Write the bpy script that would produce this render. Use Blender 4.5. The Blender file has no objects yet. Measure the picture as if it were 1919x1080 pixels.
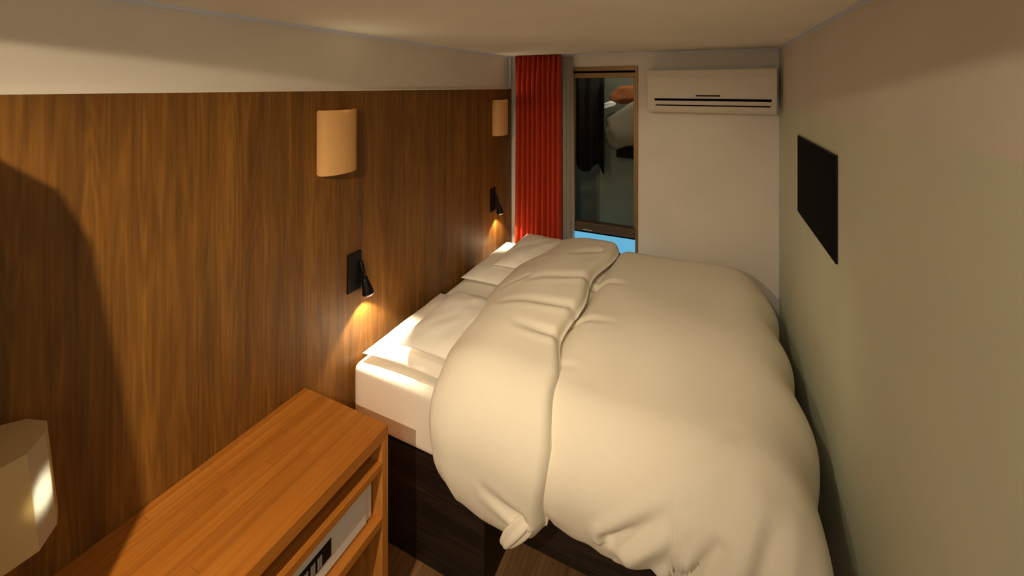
import bpy, bmesh, math, random
from mathutils import Vector, Matrix, noise
R = math.radians
random.seed(4)
C = bpy.context.scene.collection
SC = bpy.context.scene

# ------------------------------------------------------------------ camera, world, lights
CAM_Z = 2.2
cam = bpy.data.cameras.new('camera')
cam_o = bpy.data.objects.new('camera', cam)
C.objects.link(cam_o)
cam_o.location = (0, 0, CAM_Z)
cam_o.rotation_euler = (R(90), 0, R(25.3))
cam.sensor_width = 36.0
cam.lens = 36.0 * 778.0 / 1919.0
cam.shift_y = -(540.0 - 162.9) / 1919.0
cam.clip_start = 0.02
SC.camera = cam_o

w = bpy.data.worlds.new('night')
SC.world = w
w.use_nodes = True
w.node_tree.nodes['Background'].inputs[0].default_value = (0.10, 0.14, 0.2, 1)
w.node_tree.nodes['Background'].inputs[1].default_value = 0.05

SC.view_settings.view_transform = 'Standard'
SC.view_settings.look = 'None'
SC.view_settings.gamma = 1.0
SC.view_settings.use_curve_mapping = False
SC.view_settings.exposure = -0.05

LAMP = Vector((-0.72, -0.455, 2.462))          # ceiling downlight by the entrance


def light(name, kind, loc, power, col, **k):
    d = bpy.data.lights.new(name, kind)
    d.energy = power
    d.color = col
    for a, v in k.items():
        if a not in ('aim', 'parent'):
            setattr(d, a, v)
    o = bpy.data.objects.new(name, d)
    C.objects.link(o)
    o.location = loc
    if 'aim' in k:
        o.rotation_euler = (Vector(k['aim']) - Vector(loc)).to_track_quat('-Z', 'Y').to_euler()
    if 'parent' in k:
        o.parent = k['parent']
        o.location = Vector(loc) - k['parent'].location
    return o


WARM = (1.0, 0.80, 0.54)
light('ceiling_bulb', 'SPOT', LAMP, 28, WARM, shadow_soft_size=0.007, spot_size=R(168.5), spot_blend=0.03)
light('ceiling_beam', 'SPOT', LAMP, 128, WARM, shadow_soft_size=0.006, spot_size=R(88), spot_blend=1.0,
      aim=(-1.50, 1.10, 0.62))
light('far_fill_beam', 'SPOT', LAMP, 34, WARM, shadow_soft_size=0.007, spot_size=R(56), spot_blend=1.0,
      aim=(-0.25, 3.4, 1.10))  # extra beam added to brighten the far bed and back wall
BED_FILL = Vector((-0.42, 0.98, 2.462))         # added fill downlight that evens the light over the bed
light('bed_fill', 'SPOT', BED_FILL, 46, WARM, shadow_soft_size=0.03, spot_size=R(88), spot_blend=1.0,
      aim=(-0.62, 2.55, 0.95))
light('hall_fill_disk', 'AREA', (0.02, -0.85, 2.465), 5.5, (1.0, 0.95, 0.88), shape='DISK', size=0.36,
      aim=(0.02, -0.85, 0.0))  # unseen ceiling fill added behind the camera

light('hall_fill_point', 'POINT', (0.20, -1.05, 1.75), 5.5, (1.0, 0.95, 0.88), shadow_soft_size=0.10)  # added point fill for ceiling and walls, dressed as a pendant

# ------------------------------------------------------------------ dimensions
XL, XR, YB, ZC, YE = -1.645, 0.455, 3.488, 2.478, -1.35
PANEL_TOP = 2.18
PAINT_Z = 2.078


# ------------------------------------------------------------------ materials
def mat(name, col=(0.5, 0.5, 0.5), rough=0.6, metal=0.0, spec=0.5):
    m = bpy.data.materials.new(name)
    m.use_nodes = True
    b = m.node_tree.nodes['Principled BSDF']
    b.inputs['Base Color'].default_value = (*col, 1)
    b.inputs['Roughness'].default_value = rough
    b.inputs['Metallic'].default_value = metal
    b.inputs['Specular IOR Level'].default_value = spec
    return m


def nd(m, kind, **k):
    n = m.node_tree.nodes.new(kind)
    for a, v in k.items():
        if a.startswith('i_'):
            n.inputs[a[2:].replace('_', ' ')].default_value = v
        else:
            setattr(n, a, v)
    return n


def lk(m, a, ao, b, bi):
    m.node_tree.links.new(a.outputs[ao], b.inputs[bi])


def plain(name, col, rough=0.7, bump=0.02, scale=90, var=0.04, spec=0.4):
    """painted plaster, plastic or cloth: faint mottling and bump"""
    m = mat(name, col, rough, spec=spec)
    b = m.node_tree.nodes['Principled BSDF']
    tc = nd(m, 'ShaderNodeTexCoord')
    n = nd(m, 'ShaderNodeTexNoise', i_Scale=scale, i_Detail=5.0)
    n2 = nd(m, 'ShaderNodeTexNoise', i_Scale=2.3, i_Detail=3.0)
    lk(m, tc, 'Object', n, 'Vector')
    lk(m, tc, 'Object', n2, 'Vector')
    r = nd(m, 'ShaderNodeValToRGB')
    lk(m, n2, 'Fac', r, 'Fac')
    r.color_ramp.elements[0].position = 0.3
    r.color_ramp.elements[1].position = 0.7
    r.color_ramp.elements[0].color = (*[c * (1 - var) for c in col], 1)
    r.color_ramp.elements[1].color = (*[min(1, c * (1 + var)) for c in col], 1)
    lk(m, r, 'Color', b, 'Base Color')
    bp = nd(m, 'ShaderNodeBump', i_Strength=bump, i_Distance=0.01)
    lk(m, n, 'Fac', bp, 'Height')
    lk(m, bp, 'Normal', b, 'Normal')
    return m


def wood(name, dark, mid, lite, axis='z', rough=0.45, fine=1.0, planks=None, spec=0.4, bump=0.15, figure=1.0):
    """grain runs along axis; planks = (axis across, width) adds strips with butt joints"""
    m = mat(name, mid, rough, spec=spec)
    b = m.node_tree.nodes['Principled BSDF']
    tc = nd(m, 'ShaderNodeTexCoord')

    def mapped(long, cross):
        s = [cross] * 3
        s['xyz'.index(axis)] = long
        mp = nd(m, 'ShaderNodeMapping')
        mp.inputs['Scale'].default_value = s
        return mp
    src = tc
    so = 'Object'
    if planks:
        ax, wd = planks
        sep = nd(m, 'ShaderNodeSeparateXYZ')
        lk(m, tc, 'Object', sep, 0)
        dv = nd(m, 'ShaderNodeMath', operation='DIVIDE')
        lk(m, sep, 'xyz'.index(ax), dv, 0)
        dv.inputs[1].default_value = wd
        fl = nd(m, 'ShaderNodeMath', operation='FLOOR')
        lk(m, dv, 0, fl, 0)
        wn = nd(m, 'ShaderNodeTexWhiteNoise', noise_dimensions='1D')
        lk(m, fl, 0, wn, 'W')
        # shift each strip along the grain
        add = nd(m, 'ShaderNodeVectorMath', operation='MULTIPLY_ADD')
        lk(m, wn, 'Color', add, 0)
        add.inputs[1].default_value = (7, 7, 7)
        lk(m, tc, 'Object', add, 2)
        src, so = add, 'Vector'
        # lengthwise pieces
        dl = nd(m, 'ShaderNodeMath', operation='MULTIPLY_ADD')
        lk(m, sep, 'xyz'.index(axis), dl, 0)
        dl.inputs[1].default_value = 1.6
        ml = nd(m, 'ShaderNodeMath', operation='MULTIPLY')
        lk(m, wn, 'Value', ml, 0)
        ml.inputs[1].default_value = 9.0
        lk(m, ml, 0, dl, 2)
        fl2 = nd(m, 'ShaderNodeMath', operation='FLOOR')
        lk(m, dl, 0, fl2, 0)
        sm = nd(m, 'ShaderNodeMath', operation='MULTIPLY_ADD')
        lk(m, fl2, 0, sm, 0)
        sm.inputs[1].default_value = 3.17
        lk(m, fl, 0, sm, 2)
        wn2 = nd(m, 'ShaderNodeTexWhiteNoise', noise_dimensions='1D')
        lk(m, sm, 0, wn2, 'W')
    m1 = mapped(0.55 * fine, 11.0 * fine)
    lk(m, src, so, m1, 'Vector')
    n1 = nd(m, 'ShaderNodeTexNoise', i_Scale=1.0, i_Detail=7.0, i_Roughness=0.62, i_Distortion=0.9 * figure)
    lk(m, m1, 'Vector', n1, 'Vector')
    m2 = mapped(3.0 * fine, 110.0 * fine)
    lk(m, src, so, m2, 'Vector')
    n2 = nd(m, 'ShaderNodeTexNoise', i_Scale=1.0, i_Detail=4.0, i_Roughness=0.6)
    lk(m, m2, 'Vector', n2, 'Vector')
    m3 = mapped(0.8 * fine, 11.0 * fine)
    lk(m, src, so, m3, 'Vector')
    wv = nd(m, 'ShaderNodeTexNoise', i_Scale=1.0, i_Detail=1.0, i_Distortion=0.3)
    lk(m, m3, 'Vector', wv, 'Vector')
    # rings from contour lines of the slow noise (cathedral figure)
    mu = nd(m, 'ShaderNodeMath', operation='MULTIPLY')
    lk(m, wv, 'Fac', mu, 0)
    mu.inputs[1].default_value = 70.0
    sn = nd(m, 'ShaderNodeMath', operation='SINE')
    lk(m, mu, 0, sn, 0)
    mix = nd(m, 'ShaderNodeMath', operation='MULTIPLY_ADD')
    lk(m, sn, 0, mix, 0)
    mix.inputs[1].default_value = 0.055 * figure
    lk(m, n1, 'Fac', mix, 2)
    mix2 = nd(m, 'ShaderNodeMath', operation='MULTIPLY_ADD')
    lk(m, n2, 'Fac', mix2, 0)
    mix2.inputs[1].default_value = 0.52 if axis == 'z' else 0.42
    lk(m, mix, 0, mix2, 2)
    last = mix2
    if planks:
        mix3 = nd(m, 'ShaderNodeMath', operation='MULTIPLY_ADD')
        lk(m, wn2, 'Value', mix3, 0)
        mix3.inputs[1].default_value = 0.13
        lk(m, last, 0, mix3, 2)
        last = mix3
    r = nd(m, 'ShaderNodeValToRGB')
    off = 0.065 if planks else 0.0
    e = r.color_ramp.elements
    if axis == 'z':
        off += 0.06
    e[0].position = 0.42 + off
    e[0].color = (*dark, 1)
    e[1].position = 1.0 + off
    e[1].color = (*lite, 1)
    em = e.new(0.69 + off)
    em.color = (*mid, 1)
    lk(m, last, 0, r, 'Fac')
    out = r
    if planks:
        fr = nd(m, 'ShaderNodeMath', operation='FRACT')
        lk(m, dv, 0, fr, 0)
        pp = nd(m, 'ShaderNodeMath', operation='PINGPONG')
        lk(m, fr, 0, pp, 0)
        pp.inputs[1].default_value = 0.5
        fr2 = nd(m, 'ShaderNodeMath', operation='FRACT')
        lk(m, dl, 0, fr2, 0)
        pq = nd(m, 'ShaderNodeMath', operation='PINGPONG')
        lk(m, fr2, 0, pq, 0)
        pq.inputs[1].default_value = 0.5
        l1 = nd(m, 'ShaderNodeMath', operation='LESS_THAN')
        lk(m, pp, 0, l1, 0)
        l1.inputs[1].default_value = 0.0009 / wd
        l2 = nd(m, 'ShaderNodeMath', operation='LESS_THAN')
        lk(m, pq, 0, l2, 0)
        l2.inputs[1].default_value = 0.0016
        mxm = nd(m, 'ShaderNodeMath', operation='MAXIMUM')
        lk(m, l1, 0, mxm, 0)
        lk(m, l2, 0, mxm, 1)
        mc = nd(m, 'ShaderNodeMixRGB')
        mf = nd(m, 'ShaderNodeMath', operation='MULTIPLY')
        lk(m, mxm, 0, mf, 0)
        mf.inputs[1].default_value = 0.45
        lk(m, mf, 0, mc, 'Fac')
        lk(m, r, 'Color', mc, 'Color1')
        mc.inputs['Color2'].default_value = (*[c * 0.35 for c in dark], 1)
        out = mc
    lk(m, out, 'Color', b, 'Base Color')
    bp = nd(m, 'ShaderNodeBump', i_Strength=bump, i_Distance=0.002)
    lk(m, n2, 'Fac', bp, 'Height')
    lk(m, bp, 'Normal', b, 'Normal')
    return m


def emis(name, col, s):
    m = mat(name, col, 0.5)
    b = m.node_tree.nodes['Principled BSDF']
    b.inputs['Base Color'].default_value = (0.02, 0.02, 0.02, 1)
    b.inputs['Emission Color'].default_value = (*col, 1)
    b.inputs['Emission Strength'].default_value = s
    return m


M = {}
M['cream'] = plain('cream_paint', (0.74, 0.68, 0.60), 0.85)
M['sage'] = plain('sage_paint', (0.68, 0.70, 0.55), 0.85)
M['ceil'] = plain('ceiling_paint', (0.84, 0.79, 0.70), 0.9)
M['cool'] = plain('cool_tint_trim', (0.66, 0.70, 0.84), 0.5)
M['oak'] = wood('oak_panelling', (0.092, 0.037, 0.006), (0.165, 0.068, 0.010), (0.265, 0.116, 0.019), 'z', rough=0.48)
M['desk'] = wood('honey_wood', (0.33, 0.105, 0.014), (0.45, 0.155, 0.020), (0.55, 0.21, 0.033), 'y', rough=0.42,
                 planks=('x', 0.042), figure=0.5)
M['desk_v'] = wood('honey_wood_upright', (0.34, 0.12, 0.022), (0.50, 0.19, 0.034), (0.62, 0.26, 0.05), 'z', rough=0.45)
M['black_oak'] = wood('black_stained_wood', (0.004, 0.003, 0.003), (0.010, 0.006, 0.005), (0.040, 0.022, 0.015), 'x', rough=0.5, bump=0.5)
M['floor'] = wood('floor_boards', (0.10, 0.05, 0.02), (0.19, 0.10, 0.04), (0.28, 0.15, 0.06), 'y', rough=0.4, planks=('x', 0.14))
M['bronze'] = mat('bronze_frame', (0.26, 0.15, 0.055), 0.42, 0.35)
M['bronze_dark'] = mat('dark_bronze_rail', (0.10, 0.065, 0.035), 0.42, 0.3)
M['black'] = mat('black_metal', (0.004, 0.004, 0.0045), 0.45, 0.0, 0.2)
M['gap'] = mat('black_gap', (0.002, 0.002, 0.002), 0.9, 0.0, 0.05)
M['screen'] = mat('tv_screen', (0.0012, 0.0012, 0.0012), 0.7, 0.0, 0.04)
M['chrome'] = mat('chrome', (0.8, 0.8, 0.8), 0.15, 1.0)
M['ac'] = plain('air_conditioner_plastic', (0.70, 0.62, 0.52), 0.45, bump=0.0)
M['safe'] = plain('white_enamel', (0.72, 0.68, 0.64), 0.4, bump=0.0)
M['grey'] = mat('pale_grey_print', (0.42, 0.42, 0.40), 0.5)
M['linen'] = plain('white_linen', (0.86, 0.79, 0.66), 0.9, bump=0.10, scale=420, var=0.02, spec=0.15)
M['sheet'] = plain('white_sheet', (0.88, 0.83, 0.74), 0.9, bump=0.10, scale=420, var=0.02, spec=0.15)
M['metalw'] = mat('white_metal', (0.75, 0.75, 0.75), 0.4)
M['bulb'] = emis('lamp_lens', (1.0, 0.78, 0.5), 6.0)
M['blue'] = emis('frosted_glass_lit_blue', (0.127, 0.44, 0.66), 1.0)


def shade_mat(name, col, tr):
    m = mat(name, col, 0.8, spec=0.2)
    t = m.node_tree
    b = t.nodes['Principled BSDF']
    tl = nd(m, 'ShaderNodeBsdfTranslucent')
    tl.inputs['Color'].default_value = (*col, 1)
    mx = nd(m, 'ShaderNodeMixShader')
    mx.inputs[0].default_value = tr
    lk(m, b, 0, mx, 1)
    lk(m, tl, 0, mx, 2)
    lk(m, mx, 0, t.nodes['Material Output'], 'Surface')
    return m


M['sconce'] = shade_mat('sconce_shade', (0.84, 0.50, 0.20), 0.25)
M['pale_shade'] = shade_mat('pale_glow_paper', (0.80, 0.70, 0.54), 0.45)
M['shade'] = shade_mat('lamp_shade_paper', (0.72, 0.54, 0.27), 0.3)


def cloth_mat(name, col, seethru):
    m = mat(name, col, 0.85, spec=0.15)
    t = m.node_tree
    b = t.nodes['Principled BSDF']
    tc = nd(m, 'ShaderNodeTexCoord')
    n = nd(m, 'ShaderNodeTexNoise', i_Scale=500.0, i_Detail=2.0)
    lk(m, tc, 'Object', n, 'Vector')
    bp = nd(m, 'ShaderNodeBump', i_Strength=0.1, i_Distance=0.01)
    lk(m, n, 'Fac', bp, 'Height')
    lk(m, bp, 'Normal', b, 'Normal')
    if seethru:
        tr = nd(m, 'ShaderNodeBsdfTransparent')
        mx = nd(m, 'ShaderNodeMixShader')
        mx.inputs[0].default_value = seethru
        lk(m, b, 0, mx, 1)
        lk(m, tr, 0, mx, 2)
        lk(m, mx, 0, t.nodes['Material Output'], 'Surface')
    return m


M['red'] = cloth_mat('red_curtain_cloth', (0.44, 0.040, 0.012), 0)
M['sheer'] = cloth_mat('grey_sheer', (0.42, 0.38, 0.31), 0.50)
M['out_black'] = cloth_mat('black_cloth', (0.004, 0.004, 0.005), 0)
M['out_brown'] = cloth_mat('brown_cloth', (0.24, 0.085, 0.03), 0)
M['out_grey'] = cloth_mat('grey_cloth', (0.24, 0.225, 0.19), 0)
M['out_green'] = plain('pale_green_render', (0.22, 0.25, 0.20), 0.8)
M['out_white'] = cloth_mat('white_cloth', (0.7, 0.72, 0.74), 0)
M['out_blue'] = plain('blue_grey_render', (0.10, 0.15, 0.17), 0.8)

g = bpy.data.materials.new('window_glass')
g.use_nodes = True
for n_ in list(g.node_tree.nodes):
    if n_.type != 'OUTPUT_MATERIAL':
        g.node_tree.nodes.remove(n_)
gl = nd(g, 'ShaderNodeBsdfGlossy', i_Roughness=0.02)
gl.inputs['Color'].default_value = (0.8, 0.85, 0.85, 1)
gt = nd(g, 'ShaderNodeBsdfTransparent')
gt.inputs['Color'].default_value = (0.92, 0.90, 0.84, 1)
gf = nd(g, 'ShaderNodeFresnel', i_IOR=1.2)
gm = nd(g, 'ShaderNodeMixShader')
lk(g, gf, 0, gm, 0)
lk(g, gt, 0, gm, 1)
lk(g, gl, 0, gm, 2)
lk(g, gm, 0, g.node_tree.nodes['Material Output'], 'Surface')
M['glass'] = g


# ------------------------------------------------------------------ mesh helpers (world coordinates)
def root_loc(p):
    v = Vector((0, 0, 0))
    while p is not None:
        v += p.location
        p = p.parent
    return v


def obj(name, bm, m, parent=None, smooth=False, bevel=0.0, sub=0, solid=0.0, loc=None):
    bmesh.ops.recalc_face_normals(bm, faces=bm.faces)
    me = bpy.data.meshes.new(name)
    if parent is not None:
        off = root_loc(parent)
        bmesh.ops.translate(bm, verts=bm.verts, vec=-off)
    elif loc is not None:
        bmesh.ops.translate(bm, verts=bm.verts, vec=-Vector(loc))
    bm.to_mesh(me)
    bm.free()
    if not isinstance(m, (list, tuple)):
        m = [m]
    for q in m:
        me.materials.append(M[q] if isinstance(q, str) else q)
    if smooth:
        for p in me.polygons:
            p.use_smooth = True
    o = bpy.data.objects.new(name, me)
    C.objects.link(o)
    if parent is not None:
        o.parent = parent
    elif loc is not None:
        o.location = loc
    if solid:
        s = o.modifiers.new('solid', 'SOLIDIFY')
        s.thickness = solid
        s.offset = 0
    if bevel:
        s = o.modifiers.new('bevel', 'BEVEL')
        s.width = bevel
        s.segments = 3
        s.limit_method = 'ANGLE'
    if sub:
        s = o.modifiers.new('sub', 'SUBSURF')
        s.levels = s.render_levels = sub
    return o


def box(x0, x1, y0, y1, z0, z1, bm=None):
    bm = bm or bmesh.new()
    vs = [bm.verts.new((x, y, z)) for z in (z0, z1) for x, y in ((x0, y0), (x1, y0), (x1, y1), (x0, y1))]
    for f in ((0, 3, 2, 1), (4, 5, 6, 7), (0, 1, 5, 4), (1, 2, 6, 5), (2, 3, 7, 6), (3, 0, 4, 7)):
        bm.faces.new([vs[i] for i in f])
    return bm


def prism(pts, axis, a, b, bm=None):
    """polygon pts in the plane across axis, extruded from a to b"""
    bm = bm or bmesh.new()

    def P(u, v, w):
        return {'x': (w, u, v), 'y': (u, w, v), 'z': (u, v, w)}[axis]
    A = [bm.verts.new(P(u, v, a)) for u, v in pts]
    B = [bm.verts.new(P(u, v, b)) for u, v in pts]
    n = len(pts)
    bm.faces.new(A)
    bm.faces.new(B[::-1])
    for i in range(n):
        bm.faces.new((A[i], A[(i + 1) % n], B[(i + 1) % n], B[i]))
    return bm


def lathe(prof, c, seg=28, bm=None, mtx=None):
    """(radius, height) pairs around local z, placed by mtx or at c"""
    bm = bm or bmesh.new()
    mtx = mtx or Matrix.Translation(c)
    rings = []
    for r, h in prof:
        rings.append([bm.verts.new(mtx @ Vector((max(r, 1e-5) * math.cos(2 * math.pi * k / seg),
                                                 max(r, 1e-5) * math.sin(2 * math.pi * k / seg), h)))
                      for k in range(seg)])
    for a, b in zip(rings, rings[1:]):
        for k in range(seg):
            bm.faces.new((a[k], a[(k + 1) % seg], b[(k + 1) % seg], b[k]))
    bm.faces.new(rings[0][::-1])
    bm.faces.new(rings[-1])
    return bm


def tube(pts, r, seg=10, bm=None):
    bm = bm or bmesh.new()
    pts = [Vector(p) for p in pts]
    rr = r if isinstance(r, (list, tuple)) else [r] * len(pts)
    rings = []
    for i, p in enumerate(pts):
        d = (pts[min(i + 1, len(pts) - 1)] - pts[max(i - 1, 0)]).normalized()
        a = d.cross(Vector((0.3, 1, 0.2))).normalized()
        b = d.cross(a)
        rings.append([bm.verts.new(p + rr[i] * (a * math.cos(t) + b * math.sin(t)))
                      for t in [2 * math.pi * k / seg for k in range(seg)]])
    for a, b in zip(rings, rings[1:]):
        for k in range(seg):
            bm.faces.new((a[k], a[(k + 1) % seg], b[(k + 1) % seg], b[k]))
    bm.faces.new(rings[0][::-1])
    bm.faces.new(rings[-1])
    return bm


def tag(o, label, cat, group=None):
    o['label'] = label
    o['category'] = cat
    if group:
        o['group'] = group
    return o


def thing(name, label, cat, loc, group=None):
    o = bpy.data.objects.new(name, None)
    o.empty_display_size = 0.05
    C.objects.link(o)
    o.location = loc
    return tag(o, label, cat, group)


def struct(name, bm, m, parent=None, **k):
    o = obj(name, bm, m, parent, **k)
    if parent is None:
        o['kind'] = 'structure'
    return o


def sm(x, a=0.0, b=1.0):
    t = min(1, max(0, (x - a) / (b - a)))
    return t * t * (3 - 2 * t)


def interp(x, pts):
    if x <= pts[0][0]:
        return pts[0][1]
    for (a, u), (b, v) in zip(pts, pts[1:]):
        if x <= b:
            t = (x - a) / (b - a)
            t = t * t * (3 - 2 * t)
            return u + (v - u) * t
    return pts[-1][1]


# ------------------------------------------------------------------ the room
T = 0.12
struct('floor', box(XL - T, XR + T, YE - T, YB + T, -0.1, 0.0), 'floor')
struct('ceiling', box(XL - T, XR + T, YE - T, YB + T, ZC, ZC + 0.1), 'ceil')
wl = struct('wall_left', box(XL - T, XL - 0.012, YE, YB, 0, ZC), 'cream')
struct('wood_panelling', box(XL - 0.012, XL, YE + 0.002, YB - 0.02, 0, PANEL_TOP), 'oak', wl)
struct('lit_panelling_edge', box(XL - 0.012, XL + 0.0015, YE + 0.002, YB - 0.018, PANEL_TOP, PANEL_TOP + 0.007), 'cream', wl)  # pale strip standing in for the lit top edge of the panelling
wr = struct('wall_right', box(XR, XR + T, YE, YB, 0, PAINT_Z), 'sage')
struct('upper_wall', box(XR - 0.001, XR + T, YE, YB, PAINT_Z, ZC), 'cream', wr)
struct('wall_entry', box(XL - T, XR + T, YE - T, YE, 0, ZC), 'cream')
# back wall with the window opening
WX0, WX1, WZ0, WZ1 = -1.086, -0.515, 0.30, 2.372
bm = box(XL - T, WX0, YB, YB + T, 0, ZC)
box(WX1, XR + T, YB, YB + T, 0, ZC, bm)
box(WX0, WX1, YB, YB + T, WZ1, ZC, bm)
box(WX0, WX1, YB, YB + T, 0, WZ0, bm)
struct('wall_back', bm, 'cream')
# unseen light blocker added beside the desk; raked edge shaped to shade the wall
xe = lambda z: -0.812 + 0.05 - 0.147 * z
pt = prism([(XL, 0.0), (xe(0), 0.0), (xe(2.18), 2.18), (xe(2.22) - 0.02, 2.23), (xe(2.25) - 0.10, 2.265), (XL, 2.28)], 'y', -0.09, -0.05)
struct('light_blocker', pt, 'cream')
# thin mouldings at wall and ceiling joints; cool light tint put into their colour
struct('trim_1', box(XL - 0.012, XL + 0.006, YE, YB - 0.012, ZC - 0.014, ZC), 'cool')
struct('trim_2', box(XL, XR, YB - 0.012, YB, ZC - 0.012, ZC), 'cool')
struct('trim_3', box(XR - 0.012, XR, YE, YB - 0.012, ZC - 0.012, ZC), 'cool')
struct('trim_4', box(XR - 0.009, XR, YB - 0.009, YB, 0.0, ZC - 0.012), 'cool')
struct('trim_5', box(XL - 0.012, XL + 0.004, YB - 0.045, YB - 0.034, PANEL_TOP + 0.008, ZC - 0.014), 'cool')
struct('baseboard_right', box(XR - 0.014, XR, YE, YB - 0.01, 0, 0.08), 'cream')

# window: bronze frame, upper dark pane, lower frosted pane lit from outside
wd = bpy.data.objects.new('window_1', None)
C.objects.link(wd)
wd.location = ((WX0 + WX1) / 2, YB, WZ0)
wd['kind'] = 'structure'
y0 = YB - 0.012
bm = box(WX0 + .001, WX1 - .001, y0, YB + 0.07, 2.335, WZ1 - .001)        # head
box(WX1 - 0.022, WX1 - .001, y0, YB + 0.07, WZ0 + .001, 2.335, bm)        # right jamb
box(WX0 + .001, WX0 + 0.022, y0, YB + 0.07, WZ0 + .001, 2.335, bm)        # left jamb
struct('window_frame', bm, 'bronze', wd, bevel=0.002)
struct('shadow_gap', box(WX0 + 0.022, WX1 - 0.022, YB + 0.012, YB + 0.05, 2.318, 2.335), 'gap', wd)
bm = box(WX0 + 0.022, WX1 - 0.022, YB - 0.004, YB + 0.055, 2.276, 2.318)
box(WX1 - 0.036, WX1 - 0.022, YB - 0.002, YB + 0.055, 1.045, 2.276, bm)
box(WX0 + 0.022, WX0 + 0.036, YB - 0.002, YB + 0.055, 1.045, 2.276, bm)
struct('sash', bm, 'bronze', wd, bevel=0.002)
struct('bottom_rail', box(WX0 + 0.022, WX1 - 0.022, YB - 0.028, YB + 0.055, 0.972, 1.045), 'bronze_dark', wd, bevel=0.004)
struct('rail_gap', box(WX0 + 0.022, WX1 - 0.022, YB - 0.010, YB + 0.055, 0.955, 0.972), 'gap', wd)
struct('window_handle', box(-0.965, -0.885, YB - 0.036, YB - 0.028, 0.982, 0.990), 'grey', wd, bevel=0.002)
struct('window_glass', box(WX0 + 0.03, WX1 - 0.03, YB + 0.022, YB + 0.028, 1.045, 2.276), 'glass', wd)
struct('frosted_pane', box(WX0 + 0.022, WX1 - 0.022, YB + 0.016, YB + 0.024, WZ0 + .001, 0.955), 'blue', wd)

# ------------------------------------------------------------------ beyond the window
struct('floor_outside', box(-2.6, 0.8, YB + T, 5.2, -0.1, 0.0), 'out_blue')
struct('wall_outside', box(-2.6, 0.8, 4.62, 4.7, 0.0, 2.9), 'out_green')


def sheet_xz(x0, x1, z_top, z_bot, y, amp, per, nx, nz, seed=0):
    bm = bmesh.new()
    G = []
    for j in range(nz + 1):
        row = []
        for i in range(nx + 1):
            u, v = i / nx, j / nz
            x = x0 + (x1 - x0) * u
            zb = z_bot(u) if callable(z_bot) else z_bot
            z = z_top + (zb - z_top) * v
            ph = 2 * math.pi * (x - x0) / per + 1.3 * noise.noise(Vector((x * 6, z * .8, seed)))
            yy = y + amp * math.sin(ph) * (0.6 + 0.4 * v)
            row.append(bm.verts.new((x, yy, z)))
        G.append(row)
    for j in range(nz):
        for i in range(nx):
            bm.faces.new((G[j][i], G[j][i + 1], G[j + 1][i + 1], G[j + 1][i]))
    return bm


rag = lambda u: 1.42 + 0.10 * abs(math.sin(u * 8.5)) * (0.6 + .4 * math.sin(u * 23)) - 0.06 * u
o = obj('hanging_cloth', sheet_xz(-1.62, -0.885, 2.60, rag, 3.92, 0.035, 0.13, 60, 30, 3), 'out_black', smooth=True, solid=0.012)
tag(o, 'black cloth with a ragged hem hanging outside behind the window glass', 'cloth')
bm = prism([(-1.02, 0.0), (-0.35, 0.0), (-0.35, 1.55), (-0.78, 1.72), (-0.86, 1.86), (-0.95, 1.80), (-1.02, 1.3)], 'y', 4.25, 4.32)
tag(obj('screen_panel', bm, 'out_green', bevel=0.02, smooth=False), 'pale green standing panel outside, behind the lower window glass', 'panel')


def blob(c, s, seed, m, name, label, cat, rot=0.0, k=0.25):
    bm = bmesh.new()
    bmesh.ops.create_icosphere(bm, subdivisions=4, radius=1)
    for v in bm.verts:
        p = v.co
        q = Vector([math.copysign(abs(t) ** 0.7, t) for t in p])
        q *= 1 + k * noise.noise(p * 1.4 + Vector((seed, 0, 0)))
        q = Vector((q.x * s[0], q.y * s[1], q.z * s[2]))
        q.rotate(Matrix.Rotation(rot, 3, 'Y'))
        v.co = q + Vector(c)
    return tag(obj(name, bm, m, smooth=True), label, cat)


blob((-0.66, 4.08, 1.84), (0.26, 0.10, 0.20), 2.0, 'out_grey', 'grey_bundle',
     'soft grey padded bundle outside behind the upper window glass', 'bundle', -0.5)
blob((-0.64, 4.08, 2.14), (0.20, 0.08, 0.085), 5.0, 'out_brown', 'brown_cushion',
     'rust brown cushion lying on the grey bundle outside the window', 'cushion', -0.12)
blob((-0.875, 4.02, 2.02), (0.075, 0.04, 0.03), 7.0, 'out_white', 'white_towel',
     'small white folded cloth between brown cushion and black cloth outside', 'cloth', -0.35)
# ledge that carries the bundle
o = obj('wall_ledge', box(-0.79, -0.30, 3.98, 4.252, 1.53, 1.60), 'gap', bevel=0.01)
tag(o, 'black ledge under the grey bundle outside the window', 'shelf')
o = obj('clothes_rail', tube([(-1.66, 3.92, 2.59), (0.6, 3.92, 2.59)], 0.014, 12), 'black', smooth=True)
tag(o, 'black rail outside the window carrying the ragged black cloth', 'rail')
for rx in (-1.64, 0.58):
    obj('rail_post', box(rx - 0.02, rx + 0.02, 3.90, 3.94, 0.0, 2.59), 'black', o)
light('outside_fill', 'POINT', (-0.75, 3.66, 2.7), 17.0, (1.0, 0.93, 0.76), shadow_soft_size=0.15)  # unseen fill added to light the things outside

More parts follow.
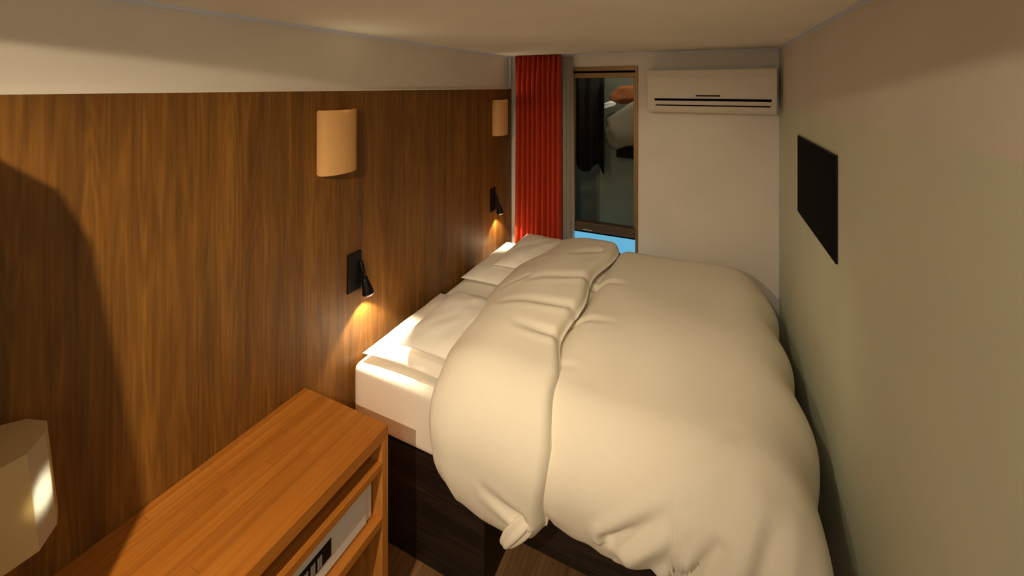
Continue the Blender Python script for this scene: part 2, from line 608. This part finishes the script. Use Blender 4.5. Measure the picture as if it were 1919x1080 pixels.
# ------------------------------------------------------------------ curtains
def curtain(x0, x1, y, ztop, zbot, folds, amp, seed, slant=0.0, nx=240, nz=50):
    bm = bmesh.new()
    G = []
    for j in range(nz + 1):
        v = j / nz
        row = []
        z = ztop + (zbot - ztop) * v
        for i in range(nx + 1):
            u = i / nx
            wob = 0.35 * noise.noise(Vector((u * 3.1, v * 0.9, seed)))
            fine = sm(0.12 - v, 0, 0.12)
            ph = 2 * math.pi * (folds * u + wob)
            a = amp * (0.75 + 0.5 * noise.noise(Vector((u * 5, 2.2, seed + 4)))) * (0.62 + 0.38 * v)
            yy = y + a * (math.sin(ph) + 0.28 * math.sin(2 * ph + 1.1)) * (1 - 0.5 * fine)
            yy += amp * 0.35 * fine * math.sin(ph * 2.0)
            xx = x0 + (x1 - x0) * u + 0.35 * a * math.cos(ph) + slant * v * (u - 0.5)
            row.append(bm.verts.new((xx, yy, z)))
        G.append(row)
    for j in range(nz):
        for i in range(nx):
            bm.faces.new((G[j][i], G[j][i + 1], G[j + 1][i + 1], G[j + 1][i]))
    return bm


o = obj('curtain', curtain(-1.565, -1.142, 3.365, ZC - 0.004, 0.03, 9, 0.055, 1.0, 0.02), 'red', smooth=True, solid=0.003)
tag(o, 'floor length red pleated curtain in the corner left of the window', 'curtain')
o = obj('sheer_curtain', curtain(-1.16, -1.045, 3.425, ZC - 0.016, 0.03, 3, 0.015, 8.0, 0.04, nx=80), 'sheer', smooth=True, solid=0.0015)
tag(o, 'thin grey see-through curtain between red curtain and window glass', 'curtain')

# ------------------------------------------------------------------ air conditioner
ac = thing('air_conditioner', 'cream split air conditioner high on the back wall right of window', 'air conditioner', (0.0, YB, 2.015))
prof = [(YB, 2.332), (3.292, 2.332), (3.279, 2.322), (3.272, 2.26), (3.272, 2.16), (3.277, 2.09), (3.290, 2.034),
        (3.306, 2.013), (3.36, 2.008), (YB, 2.05)]
obj('housing', prism(prof, 'x', -0.418, 0.418), 'ac', ac, bevel=0.004)


def ac_y(z):
    pr = prof[1:8]
    for (ya, za), (yb, zb) in zip(pr, pr[1:]):
        if zb <= z <= za:
            return ya + (yb - ya) * (za - z) / (za - zb)
    return 3.29


def strip(x0, x1, z0, z1, th=0.003, xr=None):
    a, b = ac_y(z0), ac_y(z1)
    return prism([(a + 0.004, z0), (b + 0.004, z1), (b - th, z1), (a - th, z0)], 'x', x0, x1)


obj('air_outlet', strip(-0.364, 0.386, 2.098, 2.115), 'gap', ac)
obj('lower_louver_gap', strip(-0.358, 0.380, 2.060, 2.069), 'gap', ac)
obj('display_strip', strip(-0.082, 0.076, 2.131, 2.141, 0.004), 'black', ac, bevel=0.002)
obj('mounting_plate', box(-0.40, 0.40, YB - 0.012, YB - 0.001, 2.333, 2.352), 'cool', ac)

# ------------------------------------------------------------------ television
tv = thing('television', 'slim black wall mounted television on the green right wall', 'television', (XR, 2.365, 1.505))
obj('casing', box(0.4458, 0.4535, 1.992, 2.750, 1.510, 1.935), 'black', tv, bevel=0.004)
obj('screen', box(0.4450, 0.4458, 1.998, 2.744, 1.518, 1.930), 'screen', tv)
obj('wall_bracket', box(0.4535, XR - 0.0002, 2.25, 2.50, 1.62, 1.82), 'black', tv)

# ------------------------------------------------------------------ wall sconces
def sconce(yc, label):
    t = thing('wall_sconce', label, 'wall lamp', (XL, yc, 1.786), 'curved cream wall sconces on the oak panelling')
    W, H, D, th = 0.212, 0.304, 0.062, 0.004
    bm = bmesh.new()
    pts = []
    n = 20
    for i in range(n + 1):
        a = math.pi * i / n
        pts.append((XL + 0.014 + D * math.sin(a) ** 0.8, yc - W / 2 * math.cos(a) * (1.0)))
    inner = [(x - th if 0 < k < n else x, y + (yc - y) * 0.04) for k, (x, y) in enumerate(pts)]
    poly = pts + inner[::-1]
    prism(poly, 'z', 1.786, 1.786 + H, bm)
    obj('shade', bm, 'sconce', t, smooth=False)
    obj('back_plate', box(XL + 0.0005, XL + 0.014, yc - W / 2 + 0.004, yc + W / 2 - 0.004, 1.79, 1.786 + H - 0.004), 'sconce', t)
    light('sconce_bulb', 'SPOT', (XL + 0.040, yc, 2.088), 1.3, (1.0, 0.85, 0.55), shadow_soft_size=0.02, spot_size=R(120),
          spot_blend=1.0, aim=(XL + 0.30, yc + 0.05, 2.4), parent=t)
    obj('lamp_holder', lathe([(0.012, 0), (0.012, 0.05), (0.018, 0.06), (0.016, 0.09), (0.004, 0.10)], (XL + 0.036, yc, 1.87)), 'metalw', t, smooth=True)
    return t


sconce(1.458, 'nearer of the two curved cream wall sconces high on the oak panelling')
sconce(3.196, 'farther curved cream wall sconce, beside the red curtain')

# ------------------------------------------------------------------ reading lamps
def reading(y, label, power):
    t = thing('reading_lamp', label, 'reading lamp', (XL, y, 1.155), 'black reading lamps on the oak panelling')
    obj('wall_plate', box(XL + 0.0005, XL + 0.010, y - 0.044, y + 0.044, 1.155, 1.350), 'black', t, bevel=0.002)
    top = Vector((XL + 0.016, y + 0.036, 1.285))
    ax = (Vector((XL + 0.052, y + 0.050, 1.125)) - top).normalized()
    q = ax.to_track_quat('Z', 'Y').to_matrix().to_4x4()
    mt = Matrix.Translation(top) @ q
    obj('arm', lathe([(0.006, -0.012), (0.010, -0.004), (0.011, 0.04), (0.013, 0.072)], None, mtx=mt), 'black', t, smooth=True)
    hd = obj('lamp_head', lathe([(0.013, 0.070), (0.018, 0.095), (0.025, 0.13), (0.0295, 0.155), (0.030, 0.166)], None, mtx=mt), 'black', t, smooth=True)
    obj('chrome_ring', lathe([(0.0302, 0.160), (0.0306, 0.161), (0.0306, 0.167), (0.026, 0.1672)], None, mtx=mt), 'chrome', hd, smooth=True)
    obj('lens', lathe([(0.024, 0.1662), (0.024, 0.1678)], None, mtx=mt), 'bulb', hd)
    tip = top + ax * 0.172
    light('reading_bulb', 'SPOT', tip, power, (1.0, 0.80, 0.54), shadow_soft_size=0.012, spot_size=R(104), spot_blend=0.35,
          aim=tip + Vector((0.10, 0.03, -1)), parent=t)
    return t


reading(1.578, 'nearer black reading lamp on the panelling, pointing down at front pillows', 22.0)
reading(3.092, 'farther black reading lamp beside the red curtain, lighting the back pillows', 13.0)

# ------------------------------------------------------------------ desk
DX, DY, DZ = -1.161, 1.294, 0.845
dk = thing('desk', 'honey coloured wooden desk unit with open shelves along the oak wall', 'desk', (XL + 0.24, 0.65, 0))
X0 = XL + 0.001
obj('top', box(X0, DX, 0.0, DY, DZ - 0.048, DZ), 'desk', dk, bevel=0.002)
obj('side_panel', box(X0, DX, DY - 0.034, DY, 0.0, DZ - 0.048), 'desk_v', dk, bevel=0.0015)
obj('side_panel', box(X0, DX, 0.0, 0.034, 0.0, DZ - 0.048), 'desk_v', dk, bevel=0.0015)
obj('shelf', box(X0, DX, 0.034, DY - 0.034, 0.690, 0.719), 'desk', dk, bevel=0.0015)
obj('shelf', box(X0, DX, 0.034, DY - 0.034, 0.469, 0.502), 'desk', dk, bevel=0.0015)
obj('back_panel', box(X0, X0 + 0.012, 0.034, DY - 0.034, 0.05, 0.690), 'desk_v', dk)

# white safe on the lower desk shelf
sf = thing('minibar', 'white enamel cabinet with black barred plate on the desk shelf', 'cabinet', (-1.38, 0.85, 0.502))
SX = -1.203
obj('body', box(-1.60, SX, 0.46, 1.250, 0.5025, 0.684), 'safe', sf, bevel=0.008)
obj('front_door', box(SX, SX + 0.006, 0.47, 1.214, 0.509, 0.672), 'safe', sf, bevel=0.002)
obj('door_seam', box(SX, SX + 0.0015, 1.214, 1.2175, 0.509, 0.672), 'gap', sf)
pl = obj('black_plate', box(SX + 0.006, SX + 0.0085, 0.78, 1.045, 0.557, 0.618), 'black', sf)
for k in range(7):
    yc = 0.998 - 0.027 * k
    obj('grille_bar', box(SX + 0.0085, SX + 0.010, yc - 0.010, yc - 0.002, 0.562, 0.602, box(SX + 0.0085, SX + 0.010, yc, yc + 0.007, 0.562, 0.602)), 'grey', pl)

# ------------------------------------------------------------------ table lamp on the desk
tl = thing('table_lamp', 'faceted cream table lamp with glowing side facet on the desk end', 'lamp', (-1.54, 0.25, DZ))
half = [(-1.628, 0.392), (-1.592, 0.434), (-1.538, 0.453), (-1.490, 0.436), (-1.442, 0.392)]
YM = 0.27
plan = half + [(x, 2 * YM - y) for x, y in half[::-1]]
ZT, ZB = 1.34, 1.085


def lean(z):
    return (ZT - z) / (ZT - ZB)


bm = bmesh.new()
levels = [ZT, ZT - 0.012, ZB]
rings = []
for z in (ZB, ZT):
    k = lean(z)
    rings.append([bm.verts.new((x - 0.012 * k * (1 if x > -1.55 else 0.2), y + 0.024 * k, z)) for x, y in plan])
n = len(plan)
for i in range(n):
    bm.faces.new((rings[0][i], rings[0][(i + 1) % n], rings[1][(i + 1) % n], rings[1][i]))
bm.faces.new(rings[1])
bm.faces.ensure_lookup_table()
# the facet between front and side is made paler to whiten its glow
bm.faces[3].material_index = 1
sh = obj('lamp_shade', bm, ['shade', 'pale_shade'], tl, solid=0.003)
obj('base', lathe([(0.07, 0), (0.072, 0.008), (0.066, 0.016), (0.016, 0.022)], (-1.545, 0.26, DZ)), 'bronze', tl, smooth=True)
obj('stem', lathe([(0.010, 0.018), (0.010, 0.30)], (-1.545, 0.26, DZ)), 'bronze', tl, smooth=True)
obj('bulb', lathe([(0.004, 0), (0.018, 0.012), (0.024, 0.035), (0.018, 0.058), (0.004, 0.066)], (-1.545, 0.26, 1.145)), 'metalw', tl, smooth=True)
light('table_lamp_bulb', 'SPOT', (-1.516, 0.378, 1.205), 2.6, (0.72, 0.90, 1.0), shadow_soft_size=0.004, spot_size=R(96), spot_blend=1.0,
      aim=(-1.478, 0.424, 1.207), parent=tl)

# ------------------------------------------------------------------ bed
BX0, BX1, BY0, BY1 = XL + 0.02, 0.26, 1.553, 3.27
bed = thing('bed', 'double bed with black wooden base and cream mattress against oak wall', 'bed', (-0.7, 2.42, 0))
obj('plinth', box(BX0 + 0.01, -0.868, BY0 + 0.004, BY1 - 0.02, 0.0, 0.335), 'black_oak', bed, bevel=0.002)
obj('platform', box(BX0, BX1 - 0.02, BY0 - 0.002, BY1, 0.335, 0.496), 'black_oak', bed, bevel=0.003)
obj('platform_lip', box(BX0 - 0.004, BX1 - 0.03, BY0 - 0.006, BY0 + 0.02, 0.484, 0.506), 'black_oak', bed, bevel=0.002)
obj('leg', box(0.08, 0.16, BY1 - 0.3, BY1 - 0.22, 0, 0.335), 'black_oak', bed)
obj('leg', box(0.08, 0.16, BY0 + 0.35, BY0 + 0.43, 0, 0.335), 'black_oak', bed)


def rbox(x0, x1, y0, y1, z0, z1, r, n=14, amp=0.0):
    """soft box: dense grid box rounded by radius r"""
    bm = bmesh.new()
    bmesh.ops.create_cube(bm, size=2)
    bmesh.ops.subdivide_edges(bm, edges=bm.edges, cuts=n, use_grid_fill=True)
    cx, cy, cz = (x0 + x1) / 2, (y0 + y1) / 2, (z0 + z1) / 2
    hx, hy, hz = (x1 - x0) / 2, (y1 - y0) / 2, (z1 - z0) / 2
    for v in bm.verts:
        q = []
        for t, h in zip(v.co, (hx, hy, hz)):
            # push grid lines towards the edges so the rounding has vertices
            t2 = math.copysign(1 - (1 - abs(t)) ** 1.9, t)
            q.append(t2 * h)
        p = Vector(q)
        inner = Vector([max(-h + r, min(h - r, a)) for a, h in zip(p, (hx, hy, hz))])
        d = p - inner
        if d.length > 1e-9:
            p = inner + d.normalized() * r
        p += Vector((0, 0, amp * noise.noise(Vector((p.x * 4, p.y * 4, 0)))))
        v.co = p + Vector((cx, cy, cz))
    return bm


mt = obj('mattress', rbox(BX0, BX1 - 0.02, BY0 - 0.002, BY1, 0.507, 0.800, 0.035, 22, 0.004), 'sheet', bed, smooth=True)

# ------------------------------------------------------------------ pillows
def pillow(name, label, cx, cy, cz, lx, ly, th, rz=0.0, rx=0.0, ry=0.0, seed=0.0, group=None, parent=None, wr=0.010, pinch=0.05):
    n = 44
    bm = bmesh.new()
    rot = Matrix.Rotation(rz, 3, 'Z') @ Matrix.Rotation(ry, 3, 'Y') @ Matrix.Rotation(rx, 3, 'X')
    top, bot = [], []
    for j in range(n + 1):
        ra, rb = [], []
        for i in range(n + 1):
            u = -math.cos(math.pi * i / n)
            v = -math.cos(math.pi * j / n)
            e = (max(0, 1 - abs(u) ** 2.6) * max(0, 1 - abs(v) ** 2.6)) ** 0.55
            # sides bow in a little between the corners
            x = u * lx / 2 * (1 - pinch * (1 - v * v) * abs(u) ** 3)
            y = v * ly / 2 * (1 - pinch * (1 - u * u) * abs(v) ** 3)
            nn = noise.noise(Vector((u * 1.7 + seed, v * 1.7, seed)))
            wz = wr * (nn + 0.5 * noise.noise(Vector((u * 4 + seed, v * 3, 5)))) * (0.3 + e)
            z1 = th * 0.62 * e + wz
            z0 = -th * 0.38 * e + wz * 0.2
            edge = i in (0, n) or j in (0, n)
            a = bm.verts.new(rot @ Vector((x, y, z1)) + Vector((cx, cy, cz)))
            b = a if edge else bm.verts.new(rot @ Vector((x, y, z0)) + Vector((cx, cy, cz)))
            ra.append(a)
            rb.append(b)
        top.append(ra)
        bot.append(rb)
    for j in range(n):
        for i in range(n):
            bm.faces.new((top[j][i], top[j][i + 1], top[j + 1][i + 1], top[j + 1][i]))
            q = (bot[j][i], bot[j + 1][i], bot[j + 1][i + 1], bot[j][i + 1])
            if len(set(q)) == 4 and not all(x in (top[j][i], top[j][i + 1], top[j + 1][i + 1], top[j + 1][i]) for x in q):
                bm.faces.new(q)
    o = obj(name, bm, 'sheet', parent, smooth=True, loc=None if parent else (cx, cy, cz))
    if label:
        tag(o, label, 'pillow', group)
    return o


pillow('pillow', 'flat white pillow lying under another at front corner of bed, brightly lit', -1.325, 1.925, 0.844, 0.53, 0.68, 0.10, seed=1.0, group='white pillows on the bed')
pillow('pillow', 'white pillow on top of the brightly lit front one, half under duvet', -1.195, 1.90, 0.925, 0.43, 0.58, 0.085, rz=0.02, ry=R(3), seed=3.0, group='white pillows on the bed')
pillow('pillow', 'flat white pillow lying under another near the red curtain', -1.325, 2.88, 0.844, 0.53, 0.74, 0.10, seed=6.0, group='white pillows on the bed')
pillow('pillow', 'white pillow leaning on the back one near red curtain, half under duvet', -1.185, 2.95, 0.93, 0.44, 0.60, 0.09, rz=-0.03, rx=R(3), seed=9.0, group='white pillows on the bed')

# ------------------------------------------------------------------ duvet
YA, YF = 1.64, 3.12            # where the quilt starts to roll over the near and the far side
XF = 0.10                      # and over the foot


def bend(a, rh, rv, tuck):
    if a <= 0:
        return 0.0, 0.0
    rm = (rh + rv) / 2
    q = math.pi / 2 * rm
    if a < q:
        return rh * math.sin(a / rm), rv * (1 - math.cos(a / rm))
    e = a - q
    return rh - tuck * e * e, rv + e


def seg_d(s, t, a, b):
    ax, ay = a
    bx, by = b
    dx, dy = bx - ax, by - ay
    L2 = dx * dx + dy * dy
    k = max(0, min(1, ((s - ax) * dx + (t - ay) * dy) / L2))
    px, py = ax + k * dx, ay + k * dy
    side = (dx * (t - ay) - dy * (s - ax)) / math.sqrt(L2)
    return math.hypot(s - px, t - py), k, side


def creases(s, t, L):
    z = 0.0
    for a, b, amp, wd in L:
        d, k, side = seg_d(s, t, a, b)
        if d > 3 * wd:
            continue
        f = math.exp(-(d / wd) ** 2)
        taper = 1 - 0.75 * k
        z += amp * f * taper
        # soft shoulder on one side of the valley
        z -= 0.45 * amp * taper * math.exp(-((d - 1.6 * wd) / wd) ** 2) * (1 if side > 0 else 0.2)
    return z


MAIN = [
    # fan of folds from the near hem towards the foot corner
    ((-0.30, 1.27), (-0.02, 1.47), -0.030, 0.024),
    ((-0.24, 1.24), (0.06, 1.58), 0.022, 0.036),
    ((-0.115, 1.19), (0.03, 1.38), -0.055, 0.020),
    ((-0.05, 1.12), (0.14, 1.50), 0.030, 0.034),
    ((0.04, 1.04), (0.17, 1.45), -0.034, 0.026),
    ((0.14, 1.02), (0.22, 1.50), 0.026, 0.030),
    # pulls beside the folded band
    ((-0.66, 2.56), (-0.48, 2.60), -0.018, 0.028),
    ((-0.66, 2.06), (-0.46, 2.13), -0.016, 0.026),
    ((-0.64, 1.70), (-0.52, 1.73), -0.010, 0.022),
    ((-0.60, 1.40), (-0.50, 1.46), -0.018, 0.022),
    ((-0.50, 1.28), (-0.44, 1.60), 0.010, 0.045),
]


def cushion(name, nu, nv, st, base, thick, disp, m, parent=None, edge_pow=0.5, under=0.35):
    """closed quilt: st(u,v)->(s,t); base(s,t)->point; offset along the base normal"""
    bm = bmesh.new()
    top, bot = [], []
    e = 1e-3
    for j in range(nv + 1):
        ra, rb = [], []
        for i in range(nu + 1):
            u = 0.5 - 0.5 * math.cos(math.pi * i / nu)
            v = 0.5 - 0.5 * math.cos(math.pi * j / nv)
            u = 0.5 * u + 0.5 * i / nu
            v = 0.5 * v + 0.5 * j / nv
            s, t = st(u, v)
            p = base(s, t)
            n_ = (base(s + e, t) - base(s - e, t)).cross(base(s, t + e) - base(s, t - e)).normalized()
            if n_.z < -0.2:
                n_ = -n_
            pr = thick(u, v, s, t)
            edge = i in (0, nu) or j in (0, nv)
            dz = disp(s, t, u, v)
            a = bm.verts.new(p + n_ * ((0 if edge else pr) + dz))
            b = a if edge else bm.verts.new(p + n_ * (-pr * under + min(dz, 0)))
            ra.append(a)
            rb.append(b)
        top.append(ra)
        bot.append(rb)
    for j in range(nv):
        for i in range(nu):
            bm.faces.new((top[j][i], top[j][i + 1], top[j + 1][i + 1], top[j + 1][i]))
            q = (bot[j][i], bot[j + 1][i], bot[j + 1][i + 1], bot[j][i + 1])
            if sum(x in (top[j][i], top[j][i + 1], top[j + 1][i + 1], top[j + 1][i]) for x in q) < 4:
                bm.faces.new(q)
    return obj(name, bm, m, parent, smooth=True)


def base_main(s, t):
    h1, g1 = bend(YA - t, 0.205, 0.20, 0.35)
    h2, g2 = bend(t - YF, 0.20, 0.20, 0.2)
    h3, g3 = bend(s - XF, 0.165 + 0.05 * sm(t, 1.4, 2.1), 0.20, 0.25)
    z = 0.935 + 0.02 * math.sin(2.2 * (t - 1.5)) - g1 - g2 - g3
    # pulled down under the folded band
    z -= 0.058 * sm(-s, 0.53, 0.63)
    return Vector((min(s, XF) + h3, max(YA, min(YF, t)) - h1 + h2, z))


def st_main(u, v):
    s = -0.80 + (XF + 0.50 + 0.80) * u
    hem = interp(s, [(-0.8, 1.26), (-0.62, 1.235), (-0.5, 1.195), (-0.40, 1.18), (-0.33, 1.165), (-0.23, 1.185), (-0.15, 1.205), (-0.115, 1.215), (-0.06, 1.08), (0.02, 0.98), (0.3, 0.95), (0.6, 0.98)])
    hem += 0.008 * math.sin(s * 31)
    t = hem + (YF + 0.34 - hem) * v
    return s, t


def thick_main(u, v, s, t):
    w_ = min(1.0, (v * 1.0 / 0.10)) if v < 0.10 else 1.0
    e = (1 - (1 - w_) ** 2) ** 0.5
    w2 = min(1.0, (1 - v) / 0.06)
    w3 = min(1.0, (1 - u) / 0.06)
    return 0.050 * e * (1 - (1 - w2) ** 2) ** 0.5 * (1 - (1 - w3) ** 2) ** 0.5


def disp_main(s, t, u, v):
    n1 = noise.noise(Vector((s * 2.1, t * 1.7, 0.3))) * 0.022
    n2 = noise.noise(Vector((s * 5.0, t * 3.0, 4.3))) * 0.006
    # foot side hangs in loose waves
    wv = 0.016 * sm(s, 0.16, 0.4) * math.sin(t * 13 + 1.0)
    return n1 + n2 + wv + creases(s, t, MAIN)


dv = bpy.data.objects.new('duvet', None)
C.objects.link(dv)
dv.location = (-0.35, 2.4, 0.80)
tag(dv, 'puffy white duvet with folded back top covering most of the bed', 'duvet')
cushion('quilt', 150, 190, st_main, base_main, thick_main, disp_main, 'linen', dv)

BAND = [
    ((-0.64, 2.50), (-0.96, 2.34), -0.020, 0.034),
    ((-0.64, 2.12), (-1.00, 2.06), -0.020, 0.034),
    ((-0.64, 1.86), (-0.84, 1.86), -0.020, 0.030),
    ((-0.70, 2.94), (-0.84, 2.80), -0.016, 0.034),
    ((-0.98, 2.70), (-1.16, 2.56), -0.007, 0.024),
    ((-1.00, 2.38), (-1.14, 2.24), -0.007, 0.022),
    ((-0.62, 1.20), (-0.76, 1.24), -0.020, 0.022),
]


def base_band(s, t):
    h1, g1 = bend(YA - t, 0.215, 0.20, 0.30)
    h2, g2 = bend(t - YF, 0.21, 0.22, 0.2)
    k = sm(-s, 0.86, 1.28)
    z = 0.968 + 0.02 * math.sin(2.2 * (t - 1.5)) - g1 - g2 - 0.105 * k * sm(t, 1.3, 1.75)
    return Vector((s, max(YA, min(YF, t)) - h1 + h2, z))


def st_band(u, v):
    hem = interp(u, [(0, 1.15), (0.10, 1.09), (0.28, 1.055), (0.55, 1.05), (0.8, 1.075), (0.92, 1.13), (1.0, 1.26)])
    t = hem + (YF + 0.20 - hem) * v
    right = interp(t, [(1.05, -0.56), (1.2, -0.525), (1.4, -0.505), (1.6, -0.545), (1.9, -0.625), (2.2, -0.625), (2.5, -0.645), (3.2, -0.60)])
    right += 0.010 * math.sin(t * 9.0) * sm(t, 1.6, 2.0)
    left = interp(t, [(1.0, -0.95), (1.1, -1.005), (1.25, -1.045), (1.5, -1.07), (1.8, -1.155), (2.4, -1.235), (3.1, -1.30), (3.4, -1.20)])
    return right + (left - right) * u, t


def thick_band(u, v, s, t):
    a = min(1.0, max(0.0, u - 0.022) / 0.075)
    b = min(1.0, (1 - u) / 0.26)
    c = min(1.0, v / 0.11)
    d = min(1.0, (1 - v) / 0.08)
    e = lambda q: (1 - (1 - q) ** 2) ** 0.5
    return 0.004 * e(c) * e(d) + 0.062 * e(a) ** 0.8 * e(b) * e(c) * e(d)


def disp_band(s, t, u, v):
    ed = min(1, u / 0.1, (1 - u) / 0.1)
    n1 = noise.noise(Vector((s * 3.0, t * 2.4, 9.3))) * 0.016
    return n1 * (0.3 + 0.7 * ed) + creases(s, t, BAND) * (0.35 + 0.65 * ed)


cushion('folded_top', 90, 190, st_band, base_band, thick_band, disp_band, 'linen', dv, under=0.45)

# gathered corner of the cover peeping out below the fold
bm = bmesh.new()
rings = []
cpts = [(-0.565, 1.40, 0.655), (-0.59, 1.378, 0.628), (-0.62, 1.368, 0.598), (-0.652, 1.366, 0.560), (-0.680, 1.372, 0.515), (-0.686, 1.376, 0.500)]
cr = [0.012, 0.030, 0.034, 0.030, 0.024, 0.006]
for i, (p, r_) in enumerate(zip(cpts, cr)):
    d = (Vector(cpts[min(i + 1, 5)]) - Vector(cpts[max(0, i - 1)])).normalized()
    a = d.cross(Vector((0, 1, 0))).normalized()
    b = d.cross(a)
    ring = []
    for k in range(30):
        th = 2 * math.pi * k / 30
        rr = r_ * (1 + 0.22 * math.sin(5 * th + i * 0.5))
        ring.append(bm.verts.new(Vector(p) + a * rr * math.cos(th) + b * rr * 0.6 * math.sin(th)))
    rings.append(ring)
for a, b in zip(rings, rings[1:]):
    for k in range(30):
        bm.faces.new((a[k], a[(k + 1) % 30], b[(k + 1) % 30], b[k]))
bm.faces.new(rings[0])
bm.faces.new(rings[-1])
obj('gathered_corner', bm, 'linen', dv, smooth=True, sub=1)

# ------------------------------------------------------------------ ceiling downlight and added fill lamps (outside the frame)
cl = thing('ceiling_lamp', 'small round white ceiling downlight above the entrance end of room', 'ceiling lamp', (LAMP.x, LAMP.y, ZC))
obj('rim', lathe([(0.055, 0.0), (0.055, -0.006), (0.045, -0.008), (0.040, -0.004), (0.040, 0.0)], (LAMP.x, LAMP.y, ZC)), 'metalw', cl, smooth=True)
hl = thing('hall_fill_lamp', 'added flat round fill light on the ceiling near the entrance', 'ceiling lamp', (0.02, -0.85, ZC))
obj('panel_rim', lathe([(0.20, 0.0), (0.20, -0.010), (0.186, -0.011), (0.186, 0.0)], (0.02, -0.85, ZC)), 'metalw', hl, smooth=True)
pn = thing('fill_pendant', 'added fill lamp hanging by the entrance behind the viewer', 'ceiling lamp', (0.20, -1.05, ZC))
obj('cord', tube([(0.20, -1.05, ZC), (0.20, -1.05, 1.90)], 0.004, 8), 'black', pn, smooth=True)
obj('cap', lathe([(0.02, 0), (0.035, -0.02), (0.035, -0.05), (0.01, -0.06)], (0.20, -1.05, 1.93)), 'chrome', pn, smooth=True)
bl = thing('bed_fill_lamp', 'added small round fill downlight over the near side of bed', 'ceiling lamp', (BED_FILL.x, BED_FILL.y, ZC))
obj('rim', lathe([(0.045, 0.0), (0.045, -0.005), (0.038, -0.007), (0.033, -0.003), (0.033, 0.0)], (BED_FILL.x, BED_FILL.y, ZC)), 'metalw', bl, smooth=True)
